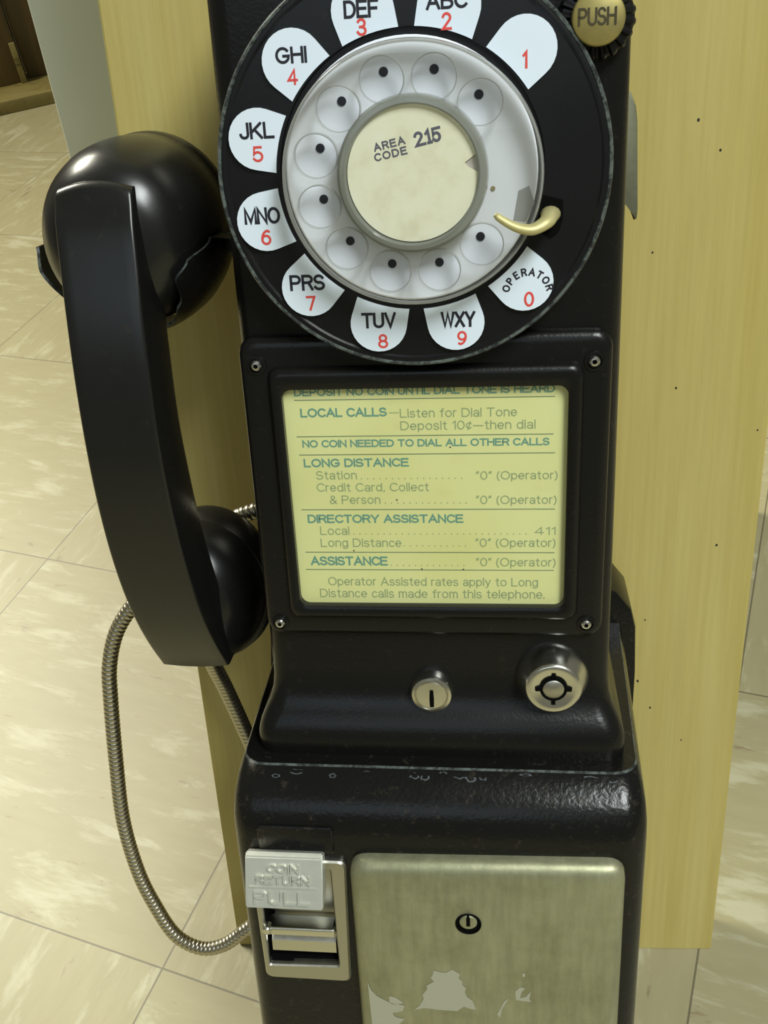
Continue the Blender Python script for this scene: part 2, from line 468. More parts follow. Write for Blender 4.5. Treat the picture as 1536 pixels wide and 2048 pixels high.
# ---- lettering: monoline sans drawn from strokes (cap height 1), turned into flat or raised ribbons
def arc(cx, cy, rx, ry, a0, a1):
    n = max(3, int(abs(a1 - a0) / 15))
    return [(cx + rx * math.cos(math.radians(a0 + (a1 - a0) * i / n)), cy + ry * math.sin(math.radians(a0 + (a1 - a0) * i / n))) for i in range(n + 1)]
def oval(cx, cy, rx, ry):
    return arc(cx, cy, rx, ry, 0, 360)
XH = 0.73
S6 = [oval(.28, .31, .27, .31), arc(.46, .36, .45, .64, 175, 100) + [(.50, .93)]]
GLY = {
 'A': [[(0, 0), (.35, 1), (.7, 0)], [(.12, .34), (.58, .34)]],
 'B': [[(0, 0), (0, 1), (.33, 1)] + arc(.33, .765, .22, .235, 80, -90) + [(0, .53)], [(.33, .53)] + arc(.33, .265, .27, .265, 80, -90) + [(0, 0)]],
 'C': [arc(.36, .5, .36, .5, 42, 318)], 'D': [[(0, 0), (0, 1), (.28, 1)] + arc(.28, .5, .37, .5, 80, -90) + [(0, 0)]],
 'E': [[(.55, 1), (0, 1), (0, 0), (.57, 0)], [(0, .53), (.5, .53)]], 'F': [[(.53, 1), (0, 1), (0, 0)], [(0, .51), (.46, .51)]],
 'G': [arc(.37, .5, .37, .5, 42, 330) + [(.72, .45), (.42, .45)]], 'H': [[(0, 0), (0, 1)], [(.62, 0), (.62, 1)], [(0, .53), (.62, .53)]],
 'I': [[(0, 0), (0, 1)]], 'J': [[(.44, 1), (.44, .26)] + arc(.22, .25, .22, .25, -10, -175)],
 'K': [[(0, 0), (0, 1)], [(.58, 1), (0, .36)], [(.21, .59), (.62, 0)]], 'L': [[(0, 1), (0, 0), (.5, 0)]],
 'M': [[(0, 0), (0, 1), (.38, .06), (.76, 1), (.76, 0)]], 'N': [[(0, 0), (0, 1), (.6, 0), (.6, 1)]], 'O': [oval(.38, .5, .38, .5)],
 'P': [[(0, 0), (0, 1), (.32, 1)] + arc(.32, .735, .25, .265, 80, -90) + [(0, .47)]],
 'R': [[(0, 0), (0, 1), (.34, 1)] + arc(.34, .75, .24, .25, 80, -90) + [(0, .5)], [(.36, .5), (.58, 0)]],
 'S': [arc(.29, .745, .26, .255, 25, 260) + arc(.29, .255, .29, .255, 80, -155)],
 'T': [[(0, 1), (.62, 1)], [(.31, 1), (.31, 0)]], 'U': [[(0, 1), (0, .3)] + arc(.3, .3, .3, .3, 190, 350) + [(.6, .3), (.6, 1)]],
 'V': [[(0, 1), (.32, 0), (.64, 1)]], 'W': [[(0, 1), (.23, 0), (.46, .95), (.69, 0), (.92, 1)]], 'X': [[(0, 1), (.62, 0)], [(.62, 1), (0, 0)]],
 'Y': [[(0, 1), (.32, .43), (.64, 1)], [(.32, .43), (.32, 0)]],
 'a': [[(.44, 0), (.44, .5)] + arc(.23, .51, .21, .22, 10, 155), oval(.21, .2, .2, .2)], 'b': [[(0, 0), (0, 1)], oval(.24, .365, .23, .365)],
 'c': [arc(.24, .365, .23, .365, 42, 318)], 'd': [[(.47, 0), (.47, 1)], oval(.235, .365, .23, .365)],
 'e': [[(.02, .37), (.47, .37)] + arc(.24, .365, .23, .365, 10, 318)], 'f': [[(.14, 0), (.14, .8)] + arc(.29, .82, .15, .18, 170, 90), [(0, .7), (.28, .7)]],
 'g': [[(.47, .73), (.47, -.05)] + arc(.235, -.06, .235, .19, -10, -150), oval(.235, .365, .23, .365)],
 'h': [[(0, 0), (0, 1)], arc(.21, .49, .21, .24, 175, 0) + [(.42, 0)]], 'i': [[(0, 0), (0, XH)], [(0, .9), (0, 1)]], 'l': [[(0, 0), (0, 1)]],
 'm': [[(0, 0), (0, XH)], arc(.17, .5, .17, .23, 175, 0) + [(.34, 0)], arc(.51, .5, .17, .23, 175, 0) + [(.68, 0)]],
 'n': [[(0, 0), (0, XH)], arc(.21, .49, .21, .24, 175, 0) + [(.42, 0)]], 'o': [oval(.25, .365, .25, .365)],
 'p': [[(0, -.26), (0, XH)], oval(.24, .365, .23, .365)], 'r': [[(0, 0), (0, XH)], arc(.2, .49, .2, .24, 170, 85)],
 's': [arc(.2, .545, .185, .185, 25, 260) + arc(.2, .185, .205, .185, 80, -155)], 't': [[(.13, .94), (.13, .16)] + arc(.26, .15, .13, .15, 190, 280), [(0, .71), (.27, .71)]],
 'u': [[(0, XH), (0, .25)] + arc(.21, .25, .21, .25, 190, 355) + [(.42, XH)], [(.42, 0), (.42, .3)]],
 'y': [[(0, XH), (.23, .02)], [(.46, XH), (.2, -.08)] + arc(.08, -.1, .1, .14, -30, -110)],
 '0': [oval(.28, .5, .28, .5)], '1': [[(0, .78), (.2, 1), (.2, 0)]], '2': [arc(.27, .73, .27, .27, 165, -30) + [(0, 0), (.57, 0)]],
 '3': [arc(.27, .755, .25, .245, 155, -90) + [(.18, .51)], [(.2, .51)] + arc(.27, .255, .29, .255, 85, -160)], '4': [[(.43, 0), (.43, 1), (0, .27), (.58, .27)]],
 '5': [[(.5, 1), (.1, 1), (.04, .48)] + arc(.27, .32, .28, .32, 130, -150)], '6': S6, '7': [[(0, 1), (.54, 1), (.2, 0)]],
 '8': [oval(.28, .755, .23, .245), oval(.28, .26, .28, .26)], '9': [[(.56 - x, 1 - y) for x, y in st] for st in S6],
 '&': [[(.62, 0), (.16, .66)] + arc(.3, .8, .16, .2, 190, -50) + [(.08, .36)] + arc(.25, .22, .22, .22, 150, 310) + [(.6, .42)]],
 '(': [arc(.34, .4, .32, .66, 120, 240)], ')': [arc(-.14, .4, .32, .66, 60, -60)], '.': [[(0, 0), (0, .09)]], ',': [[(.04, .06), (0, -.12)]],
 '\u201c': [[(.06, 1.0), (0, .78)], [(.2, 1.0), (.14, .78)]], '\u201d': [[(.06, 1.0), (0, .78)], [(.2, 1.0), (.14, .78)]],
 '\u2014': [[(0, .4), (.8, .4)]], '\u00a2': [arc(.24, .42, .23, .34, 42, 318), [(.34, .9), (.14, -.06)]],
}
def layout(s, gap=0.2, space=0.36):
    x, out = 0.0, []
    for ch in s:
        if ch == ' ':
            x += space
            continue
        g = GLY[ch]
        lo = min(p[0] for st in g for p in st)
        hi = max(p[0] for st in g for p in st)
        for st in g:
            out.append([(x + px - lo, py) for px, py in st])
        x += hi - lo + gap
    return out, x - gap

def write(bm, s, origin, u, vv, nrm, w, h, weight=0.14, mi=0, depth=0.0, serif=False, gap=0.2):
    """text with overall width w and cap height h; baseline-left at origin, axes u (right) and vv (up); weight is stroke width over cap height"""
    strokes, W0 = layout(s, gap)
    if serif:
        strokes = strokes + [[(px - .13, py), (px + .13, py)] for st in strokes for px, py in (st[0], st[-1]) if py in (0, 1)]
    sw = weight * h
    sx, sy = (w - sw) / max(W0, 1e-3) if W0 > 1e-3 else 1.0, (h - sw)
    O, U, VV, N = Vector(origin), Vector(u), Vector(vv), Vector(nrm)
    for si, st in enumerate(strokes):
        P = [Vector((sw / 2 + x * sx, sw / 2 + y * sy)) for x, y in st]
        Q = [P[0]]
        for p in P[1:]:
            if (p - Q[-1]).length > 1e-4:
                Q.append(p)
        if len(Q) < 2:
            continue
        closed = (Q[0] - Q[-1]).length < 1e-3 and len(Q) > 3
        if closed:
            Q = Q[:-1]
        n = len(Q)
        half = sw / 2
        if not closed:      # butt ends reach half a stroke past the skeleton
            d0, d1 = (Q[0] - Q[1]).normalized(), (Q[-1] - Q[-2]).normalized()
            Q[0] = Q[0] + d0 * half * 0.98
            Q[-1] = Q[-1] + d1 * half * 0.98
        L_, R_ = [], []
        lift = N * (depth + 0.002 * (si % 5))
        for i in range(n):
            a = Q[i - 1] if (i or closed) else None
            b = Q[(i + 1) % n] if (i < n - 1 or closed) else None
            ta = (Q[i] - a).normalized() if a is not None else None
            tb = (b - Q[i]).normalized() if b is not None else None
            t = ta if tb is None else tb if ta is None else (ta + tb)
            t = t.normalized() if t.length > 1e-4 else ta
            nn = Vector((-t.y, t.x))
            k_ = 1.0
            if ta is not None and tb is not None:
                k_ = 1.0 / max(0.42, nn.dot(Vector((-ta.y, ta.x))))
            for lst, sg in ((L_, 1), (R_, -1)):
                q = Q[i] + nn * (half * k_ * sg)
                lst.append(O + U * q.x + VV * q.y)
        tl = [bm.verts.new(p + lift) for p in L_]
        tr = [bm.verts.new(p + lift) for p in R_]
        segs = range(n if closed else n - 1)
        for i in segs:
            j = (i + 1) % n
            bm.faces.new((tl[i], tr[i], tr[j], tl[j])).material_index = mi
        if depth:
            bl = [bm.verts.new(p - N * 0.1) for p in L_]
            br_ = [bm.verts.new(p - N * 0.1) for p in R_]
            for i in segs:
                j = (i + 1) % n
                bm.faces.new((tl[j], bl[j], bl[i], tl[i])).material_index = mi
                bm.faces.new((tr[i], br_[i], br_[j], tr[j])).material_index = mi
            if not closed:
                bm.faces.new((tl[0], bl[0], br_[0], tr[0])).material_index = mi
                bm.faces.new((tr[-1], br_[-1], bl[-1], tl[-1])).material_index = mi

UX, UZ, OUT = (1, 0, 0), (0, 0, 1), (0, -1, 0)
def write_flat(bm, s, x0, x1, z, h, y, weight=0.14, mi=0):
    write(bm, s, (x0, y, z), UX, UZ, OUT, x1 - x0, h, weight, mi)

# ------------------------------------------------------------------ printing on the instruction card: text, left, right, baseline, cap height, weight
CARD_LINES = [
    ('DEPOSIT NO COIN UNTIL DIAL TONE IS HEARD', -43.15, 43.11, 39.30, 2.73, 1),
    ('LOCAL CALLS', -41.60, -12.23, 31.89, 3.16, 1),
    ('\u2014', -11.56, -8.20, 31.65, 3.14, 2),
    ('Listen for Dial Tone', -7.86, 30.87, 31.34, 3.12, 0),
    ('Deposit 10\xa2\u2014then dial', -7.89, 36.95, 26.93, 3.15, 0),
    ('NO COIN NEEDED TO DIAL ALL OTHER CALLS', -41.79, 41.62, 21.07, 2.68, 1),
    ('LONG DISTANCE', -41.89, -5.56, 13.86, 3.11, 1),
    ('Station', -37.88, -23.73, 9.30, 3.15, 0),
    ('\u201c0\u201d (Operator)', 17.12, 44.46, 8.88, 3.09, 0),
    ('Credit Card, Collect', -38.05, 0.98, 4.75, 3.17, 0),
    ('& Person', -33.81, -16.04, 0.07, 3.21, 0),
    ('\u201c0\u201d (Operator)', 17.00, 44.29, -0.15, 3.15, 0),
    ('DIRECTORY ASSISTANCE', -42.20, 12.58, -7.21, 3.25, 1),
    ('Local', -38.07, -27.68, -11.84, 3.31, 0),
    ('411', 36.99, 44.16, -11.84, 3.04, 0),
    ('Long Distance', -38.25, -9.42, -16.54, 3.33, 0),
    ('\u201c0\u201d (Operator)', 16.60, 44.24, -16.45, 3.27, 0),
    ('ASSISTANCE', -42.46, -14.57, -23.89, 3.59, 1),
    ('\u201c0\u201d (Operator)', 16.68, 44.38, -24.05, 3.33, 0),
    ('Operator Assisted rates apply to Long', -36.67, 38.41, -31.98, 3.42, 0),
    ('Distance calls made from this telephone.', -39.99, 40.74, -36.85, 3.46, 0),
]
CARD_RULES = [
    (-43.27, 43.13, 37.93),
    (-43.54, 42.87, 25.00),
    (-43.24, 43.47, 18.38),
    (-44.10, 43.82, -2.10),
    (-44.04, 43.94, -18.65),
    (-44.43, 43.88, -25.57),
]
CARD_DOTS = [
    (-22.66, 15.94, 9.48),
    (-14.80, 15.80, 0.34),
    (-26.59, 35.96, -11.46),
    (-8.87, 15.56, -16.11),
    (-13.85, 15.45, -23.78),
]

# ================================================================== the room
def put_world(name, bm, mats, smooth=0):
    bmesh.ops.recalc_face_normals(bm, faces=bm.faces[:])
    me = D.meshes.new(name)
    bm.to_mesh(me)
    bm.free()
    finish(me, mats, smooth)
    o = D.objects.new(name, me)
    COL.objects.link(o)
    return o

bm = bmesh.new()
box(bm, -3.2, 2.6, -2.4, 3.4, -0.05, 0.0)
o = put_world('floor', bm, M['floor'])
o['kind'] = 'structure'

# dark planked wall far behind on the left, with a low wooden ledge at its foot
WR = Matrix.Rotation(math.atan2(0.371, 0.928), 4, 'Z')
def wall_piece(name, s0, s1, n0, n1, z0, z1, m_, bev=0.0):
    bm = bmesh.new()
    box(bm, s0, s1, n0, n1, z0, z1, bev)
    bmesh.ops.transform(bm, matrix=WR, verts=bm.verts[:])
    o = put_world(name, bm, m_, 0 if not bev else 35)
    o['kind'] = 'structure'
    return o
wall_piece('baseboard_back', -1.0, 0.9, 1.874, 2.04, 0.0, 0.024, M['ledge'], 0.003)
bm = bmesh.new()
for i, (a, b, dn) in enumerate(((-1.0, -0.46, 0), (-0.458, -0.285, 0.006), (-0.283, -0.182, 0.0), (-0.180, 0.1, 0.016), (0.102, 0.9, 0.004))):
    box(bm, a, b, 1.978 + dn, 2.04, 0.024, 1.5, 0.003, 2)
bmesh.ops.transform(bm, matrix=WR, verts=bm.verts[:])
o = put_world('wall_back', bm, M['planks'], 35)
o['kind'] = 'structure'
wall_piece('trim_1', -0.194, -0.182, 1.970, 1.979, 0.024, 0.10, M['ledge'], 0.002)

# pale laminate panel that the board leans against
T5 = math.tan(math.radians(3))
bm = bmesh.new()
def pn(x, z, back):
    return bm.verts.new((x, 0.364 + z * T5 + back, z))
H_P = 1.6
rows = [[pn(x, z, b) for x, z in ((-0.2665, 0), (0.235, 0), (0.235, H_P), (-0.2665 + 0.0413 * H_P, H_P))] for b in (0.0, 0.019)]
bm.faces.new(rows[0])
bm.faces.new(list(reversed(rows[1])))
for i in range(4):
    j = (i + 1) % 4
    bm.faces.new((rows[0][i], rows[1][i], rows[1][j], rows[0][j]))
bmesh.ops.bevel(bm, geom=bm.edges[:], offset=0.001, segments=1, affect='EDGES')
tag(put_world('laminate_panel', bm, M['panel']), 'plain pale grey panel standing upright behind the yellow board', 'panel')

# ================================================================== the leaning board
bm = bmesh.new()
B_ = [(-136.8, -352.6), (145.0, -338.3), (148.0, 1030), (-144.0, 1030)]
fr = [bm.verts.new((x, 0, z)) for x, z in B_]
bk = [bm.verts.new((x, 19, z + (5.9 if z < 0 else 0))) for x, z in B_]
bm.faces.new(fr)
bm.faces.new(list(reversed(bk)))
for i in range(4):
    j = (i + 1) % 4
    bm.faces.new((fr[i], bk[i], bk[j], fr[j]))
bmesh.ops.bevel(bm, geom=bm.edges[:], offset=0.8, segments=2, affect='EDGES')
for x, z in ((103.8, 0), (90.1, 60.5), (94.5, -155.9), (96.4, -120), (105.5, 113), (115.1, 101), (141.2, -20.5), (127.7, -78.5), (118.6, -191.9), (101.6, -172)):
    r = random.uniform(0.35, 0.75)
    f = bm.faces.new([bm.verts.new((x + r * math.cos(a * pi / 4), -0.06, z + r * 1.3 * math.sin(a * pi / 4))) for a in range(8)])
    f.material_index = 1
tag(put('mounting_board', bm, [M['board'], M['speck']], base=(0, 0, -345)), 'tall yellow plywood board leaning back on the floor behind the payphone', 'board')

# ================================================================== the payphone
PB = (0, 0, -258)
phone = thing('payphone', 'black coin payphone with rotary dial mounted on the yellow board', 'telephone', PB)
def part(name, bm, mats, parent=None, smooth=35.0):
    return put(name, bm, mats, parent or phone, PB if (parent is None or parent == phone) else PB, smooth)

def usec(cx, hwf, hwb, yf, yb, r, z, n=6):
    """outline in plan at height z: back edge at yb, rounded front corners at yf"""
    pts = [(cx - hwb, yb, z), (cx - hwf, yf + r, z)]
    for i in range(1, n + 1):
        a = pi / 2 * i / n
        pts.append((cx - hwf + r - r * math.cos(a), yf + r - r * math.sin(a), z))
    for i in range(0, n + 1):
        a = pi / 2 * i / n
        pts.append((cx + hwf - r + r * math.sin(a), yf + r - r * math.cos(a), z))
    pts.append((cx + hwb, yb, z))
    return pts

# upper housing: straight body with a flared foot
bm = bmesh.new()
S = [(-103, 70.2, -136.2), (-98, 70.4, -136.6), (-95, 70.1, -136.4), (-92, 69.3, -135.6), (-89, 68.0, -134.2), (-86.5, 66.7, -132.6), (-84, 65.6, -131), (-80, 64.6, -129.2), (-75, 64.1, -128.3), (-69, 64, -128), (0, 63.6, -128), (150, 62.4, -128), (182, 62.2, -128), (192, 61, -126.5), (198, 58, -123), (201, 53, -117)]
loft(bm, [usec(1.2, w, w if z < 185 else w, y, -0.3, 7.5, z) for z, w, y in S], True, True)
part('housing', bm, M['paint'], smooth=50)

# back plate
bm = bmesh.new()
slab(bm, [(77.8, -86.7), (85, -95.8), (87.4, -105.6), (88, -129), (88, -246), (82, -255), (-82, -255), (-88, -246), (-88, -129), (-86, -105.6), (-84, -95.8), (-76, -86.7), (-60, -80), (62, -80)], -0.3, -33, bev=2.0)
part('back_plate', bm, M['paint_worn'])

# coin vault with the mouth of the coin return cut into it
bm = bmesh.new()
S = [(-258, 76, -155), (-254, 78, -157.5), (-180, 78, -157.5), (-126, 78, -157.5), (-119.5, 77.9, -156.8), (-113, 77.4, -154), (-108, 76.5, -149.6), (-104.4, 75.4, -144.9), (-103.5, 75.0, -143.4), (-103.0, 74.6, -142.5)]
vv_ = loft(bm, [usec(0.7, w, w + 5, y, -2, 9.0, z) for z, w, y in S], True, True)
for f in bm.faces:
    zs = [q.co.z for q in f.verts]
    if min(zs) > -103.6 and max(zs) - min(zs) > 0.1:
        f.material_index = 1  # crease line: worn paint, with its highlight put into the colour
vault = part('coin_vault', bm, [M['paint_worn'], M['edge'], M['hole']], smooth=20)
bm = bmesh.new()
bv = Vector(PB)
box(bm, -67.6, -39.4, -170, -134, -189.2, -139)
bmesh.ops.recalc_face_normals(bm, faces=bm.faces[:])
for v_ in bm.verts:
    v_.co = (v_.co - bv) * 0.001
me = D.meshes.new('cut')
bm.to_mesh(me); bm.free()
for m_ in (M['paint_worn'], M['edge'], M['hole']):
    me.materials.append(m_)
for p_ in me.polygons:
    p_.material_index = 2
co = D.objects.new('cut', me)
COL.objects.link(co)
co.matrix_world = LEAN @ Matrix.Translation(bv * 0.001)
md = vault.modifiers.new('cut', 'BOOLEAN')
md.object = co
md.operation = 'DIFFERENCE'
md.solver = 'EXACT'
bpy.context.view_layer.update()
nm = D.meshes.new_from_object(vault.evaluated_get(bpy.context.evaluated_depsgraph_get()))
vault.modifiers.clear()
vault.data = nm
D.objects.remove(co, do_unlink=True)

# chipped paint along the crease
bm = bmesh.new()
ca_, cb_ = Vector((0, -143.4, -103.5)), Vector((0, -149.4, -107.8))
cd_ = (cb_ - ca_).normalized()
cn_ = Vector((0, cd_.z, -cd_.y))
rc = random.Random(3)
for x, t, rx, ry in ((-7, 2.6, 2.0, 1.2), (-3.2, 2.9, 1.7, 1.3), (9.5, 2.3, 2.2, 0.9), (14, 3.0, 1.9, 1.2), (18.5, 2.6, 1.6, 0.9), (3.5, 1.2, 1.4, 0.6), (-52, 2.2, 2.6, 1.0), (-38, 3.4, 1.5, 0.9), (-60, 4.0, 1.6, 0.8), (-25, 1.8, 1.8, 0.6), (58, 1.6, 3.0, 0.7), (66, 2.4, 1.6, 0.8), (34, 1.1, 2.2, 0.5)):
    n_ = 16
    sc_ = [0.75 + 0.5 * rc.random() for _ in range(n_)]
    outer, inner = [], []
    for i in range(n_):
        a = 2 * pi * i / n_
        for lst, k_ in ((outer, 1.0), (inner, 0.62)):
            p = Vector((x + rx * k_ * sc_[i] * math.cos(a), 0, 0)) + ca_ + cd_ * (t + ry * k_ * sc_[i] * math.sin(a)) + cn_ * 0.12
            if p.z > -103.55:
                p.z = -103.55
            lst.append(bm.verts.new(p))
    for i in range(n_):
        j = (i + 1) % n_
        bm.faces.new((outer[i], outer[j], inner[j], inner[i]))
o = part('paint_chips', bm, mat('greyish_chip_edge', (0.055, 0.062, 0.072), 0.45), vault, smooth=0)
o['label'] = 'greyish rings of chipped paint along the edge'

# low cover plate above the coin return
bm = bmesh.new()
r_ = [rrect(-52, -126.5, 14.5, 6.2, 1.5, -157.3), rrect(-52, -126.5, 14.5, 6.2, 1.5, -158.0), rrect(-52, -126.5, 14.0, 5.7, 1.3, -158.4)]
loft(bm, r_, False, True)
part('cover_plate', bm, M['paint_worn'], vault)

# vault door
def quad_in(q, d):
    (ax, az), (bx, bz), (cx, cz), (dx, dz) = q
    return [(ax - d, az - d), (bx + d, bz - d), (cx + d, cz + d), (dx - d, dz + d)]
Q = [(70.2, -129.6), (-31.6, -132.0), (-31.6, -246), (70.6, -243)]
bm = bmesh.new()
loft(bm, [quad_ring(quad_in(Q, i), 7, y) for i, y in ((0, -157.2), (0.1, -160.4), (0.9, -162.0), (2.4, -163.2), (4.2, -163.8), (6.4, -164.0))], False, True)
door = part('vault_door', bm, M['door'], smooth=60)
bm = bmesh.new()
YD = -164.12
patches = [
 [(-1.03, -183.2), (1.3, -183.9), (3.6, -184.2), (6.2, -182.2), (9.1, -184.4), (8.6, -186.5), (10, -188.3), (9.8, -190), (11.3, -191.7), (10.9, -194), (11.6, -196.3), (13.7, -198.3), (15.2, -203.1), (13.1, -203), (10.3, -201.8), (7.7, -204.5), (0.7, -204.4), (-5.2, -203.8), (-9.7, -205.2), (-7.2, -202.6), (-5.5, -198.9), (-5.9, -196.6), (-3.9, -193.3), (-4.2, -191.6), (-1.2, -189.1), (-2.4, -187.2), (-1.5, -185.6)],
 [(-27.4, -191), (-26.2, -195.5), (-24, -198.6), (-21.8, -200.1), (-18.8, -202), (-13.2, -203), (-14.1, -206.1), (-18.2, -207.6), (-17.1, -209.7), (-13.5, -210.5), (-15.7, -213.5), (-20.3, -216.1), (-22.1, -219.9), (-26.7, -222.2)],
 [(-19.2, -198.2), (-17, -198.6), (-15.1, -200.1), (-13.6, -201.7), (-17.2, -203), (-19.2, -202)],
 [(30.3, -192.2), (32.3, -189.7), (34.2, -190.1), (32.7, -192.8), (32.3, -195.6), (34.6, -194.6), (36.5, -191.5), (35.8, -195.8), (36.6, -197.4), (33.3, -197.1), (30.7, -196.8)],
 [(24.5, -202.1), (26, -197.9), (28, -195.9), (26.5, -199.2), (25.1, -202.6), (24.5, -207), (23.3, -205)],
 [(33.0, -182.6), (34.0, -182.2), (34.2, -184.0), (33.2, -184.4)]]
for P in patches:
    vs = [bm.verts.new((x, YD, z)) for x, z in P]
    es = [bm.edges.new((vs[i], vs[(i + 1) % len(vs)])) for i in range(len(vs))]
    bmesh.ops.triangle_fill(bm, edges=es, use_beauty=True)
o = part('bare_patches', bm, M['patch'], door, smooth=0)
o['label'] = 'pale jagged patches where a sticker peeled off'
bm = bmesh.new()
lathe(bm, 12.8, -158.3, [(4.9, -163.9), (4.9, -164.5), (4.4, -164.6), (4.3, -164.05)], 28, mi=0)
f = lathe(bm, 12.8, -158.3, [(4.35, -164.1), (0.01, -164.1)], 28, mi=1)
lathe(bm, 12.8, -156.9, [(3.3, -164.1), (3.3, -164.9), (2.9, -165.2), (0.01, -165.2)], 24, mi=2)
slab(bm, [(12.1, -158.4), (13.5, -158.4), (13.5, -154.6), (13.1, -153.4), (12.5, -153.4), (12.1, -154.6)], -164.4, -165.35, 1)
o = part('keyhole', bm, [M['hole'], M['hole'], M['door']], door)

# coin return: frame, chute, bar and pull lever
QO = [(-33.2, -135.0), (-70.4, -134.6), (-69.6, -196.6), (-35.0, -196.9)]
QI = [(-39.4, -138.8), (-67.8, -138.8), (-67.6, -189.5), (-39.2, -188.6)]
bm = bmesh.new()
loft(bm, [quad_ring(QO, 3, -157.2), quad_ring(QO, 3, -159.0), quad_ring(quad_in(QO, 0.7), 2.7, -159.7), quad_ring(quad_in(QI, -0.5), 1.5, -159.7), quad_ring(QI, 1.2, -159.1), quad_ring(QI, 1.2, -156)])
frame = part('coin_return_frame', bm, M['steel'])
bm = bmesh.new()
box(bm, -67.2, -39.8, -150, -148, -170, -139.5, 0.3)
part('chute_plate', bm, M['steel'], frame)
bm = bmesh.new()
box(bm, -68.0, -39.6, -160.6, -153, -172.6, -168.6, 0.9, 3)
lathe(bm, -66.6, -169.8, [(1.9, -158), (1.9, -161.2), (1.4, -161.8), (0.01, -161.8)], 16)
part('chute_bar', bm, M['chrome'], frame)
bm = bmesh.new()
loft(bm, [[(x, y, z) for y, z in ((-146, -172), (-153.5, -176.5), (-156.2, -179.5), (-156.6, -184.6), (-155.4, -185.2), (-154.8, -180.5), (-152, -178), (-144, -174))] for x in (-66.4, -40.4)], True, True)
part('coin_scoop', bm, M['chrome'], frame)
bm = bmesh.new()
LV = [(-163.2, -130.6), (-170.2, -148.6), (-169.4, -149.6), (-159.9, -147.5), (-157.6, -131.6), (-161.5, -129.6)]
loft(bm, [[(x, y, z) for y, z in LV] for x in (-70.7, -41.2)], True, True)
bmesh.ops.recalc_face_normals(bm, faces=bm.faces[:])
bmesh.ops.bevel(bm, geom=bm.edges[:], offset=0.45, segments=2, affect='EDGES')
lever = part('coin_return_lever', bm, M['cast'])
bm = bmesh.new()
a_, b_ = Vector((0, -163.2, -130.6)), Vector((0, -170.2, -148.6))
LU = (a_ - b_).normalized()
LN = Vector((0, -LU.z, LU.y)) if LU.z > 0 else Vector((0, LU.z, -LU.y))
LL = (a_ - b_).length
def lev(s, x0, x1, frac, h, bold):
    write(bm, s, Vector((x0, 0, 0)) + a_ + LU * (-LL * frac), UX, LU, LN, x1 - x0, h, 0.17, 0, depth=0.95)
lev('COIN', -62.2, -50.0, 0.29, 3.2, 2)
lev('RETURN', -66.6, -45.9, 0.52, 3.3, 2)
lev('PULL', -67.4, -46.0, 0.92, 4.9, 2)
p0, p1 = a_ + LU * (-LL * 0.575), a_ + LU * (-LL * 0.60)
vs = [Vector((x, 0, 0)) + p + LN * d for x in (-69.2, -43.0) for p, d in ((p0, -0.1), (p0, 0.5), (p1, 0.5), (p1, -0.1))]
loft(bm, [vs[:4], vs[4:]], True, True)
part('embossed_lettering', bm, M['cast'], lever, smooth=20)

# locks on the lower face
bm = bmesh.new()
lathe(bm, -0.6, -77.4, [(8.0, -127.8), (8.0, -132.0), (7.4, -133.0), (6.4, -133.3), (6.0, -132.7), (5.6, -133.3), (0.01, -133.5)], 40)
lock1 = part('cam_lock', bm, M['chrome'])
bm = bmesh.new()
slab(bm, [(-1.3, -82.2), (0.2, -82.2), (0.3, -78.6), (0.1, -75.0), (-1.2, -75.0), (-1.4, -78.6)], -133.0, -133.75)
part('keyway', bm, M['hole'], lock1)
bm = bmesh.new()
LX, LZ = 44.2, -70.6
lathe(bm, LX, LZ, [(13.2, -127.8), (13.2, -129.2), (12.8, -130.6), (10.4, -137.00), (10.0, -137.80), (9.3, -138.20), (7.4, -138.00), (5.6, -137.30), (0.01, -137.30)], 48)
lock2 = part('tubular_lock', bm, M['chrome'], smooth=40)
bm = bmesh.new()
lathe(bm, LX, LZ, [(4.9, -137.40), (4.9, -137.90), (3.9, -137.90), (3.9, -137.40)], 36)
for a in range(4):
    c_, s_ = math.cos(a * pi / 2), math.sin(a * pi / 2)
    pts = [(-0.75, 4.3), (0.75, 4.3), (0.75, 6.5), (-0.75, 6.5)]
    slab(bm, [(LX + x * c_ - z * s_, LZ + x * s_ + z * c_) for x, z in pts], -137.20, -138.12)
part('keyway', bm, M['hole'], lock2)
bm = bmesh.new()
lathe(bm, LX, LZ, [(3.8, -137.20), (3.8, -138.00), (3.2, -138.40), (0.01, -138.50)], 28)
part('lock_pin', bm, M['steel'], lock2)

# instruction frame, card, window, screws
bm = bmesh.new()
loft(bm, [rrect(0.1, 3.4, 61.2, 56.2, 6, -127.6), rrect(0.1, 3.4, 61.1, 56.1, 6, -129.6), rrect(0.1, 3.4, 60.5, 55.5, 5.6, -130.9), rrect(0.1, 3.3, 59.2, 54.2, 5, -131.7), rrect(0.1, 3.2, 57.6, 52.6, 4, -132.0),
          rrect(0.4, 2.6, 52.0, 47.2, 4, -132.0), rrect(0.4, 2.6, 51.4, 46.6, 4, -133.6), rrect(0.4, 2.6, 50.6, 45.8, 3.6, -134.6), rrect(0.4, 2.5, 49.6, 44.6, 3.2, -135.0), rrect(0.2, 1.8, 48.0, 41.6, 3.4, -134.8), rrect(0.2, 1.7, 47.2, 40.7, 3.4, -134.2), rrect(0.2, 1.7, 47.2, 40.7, 3.4, -131.0)])
iframe = part('instruction_frame', bm, M['paint'], smooth=40)
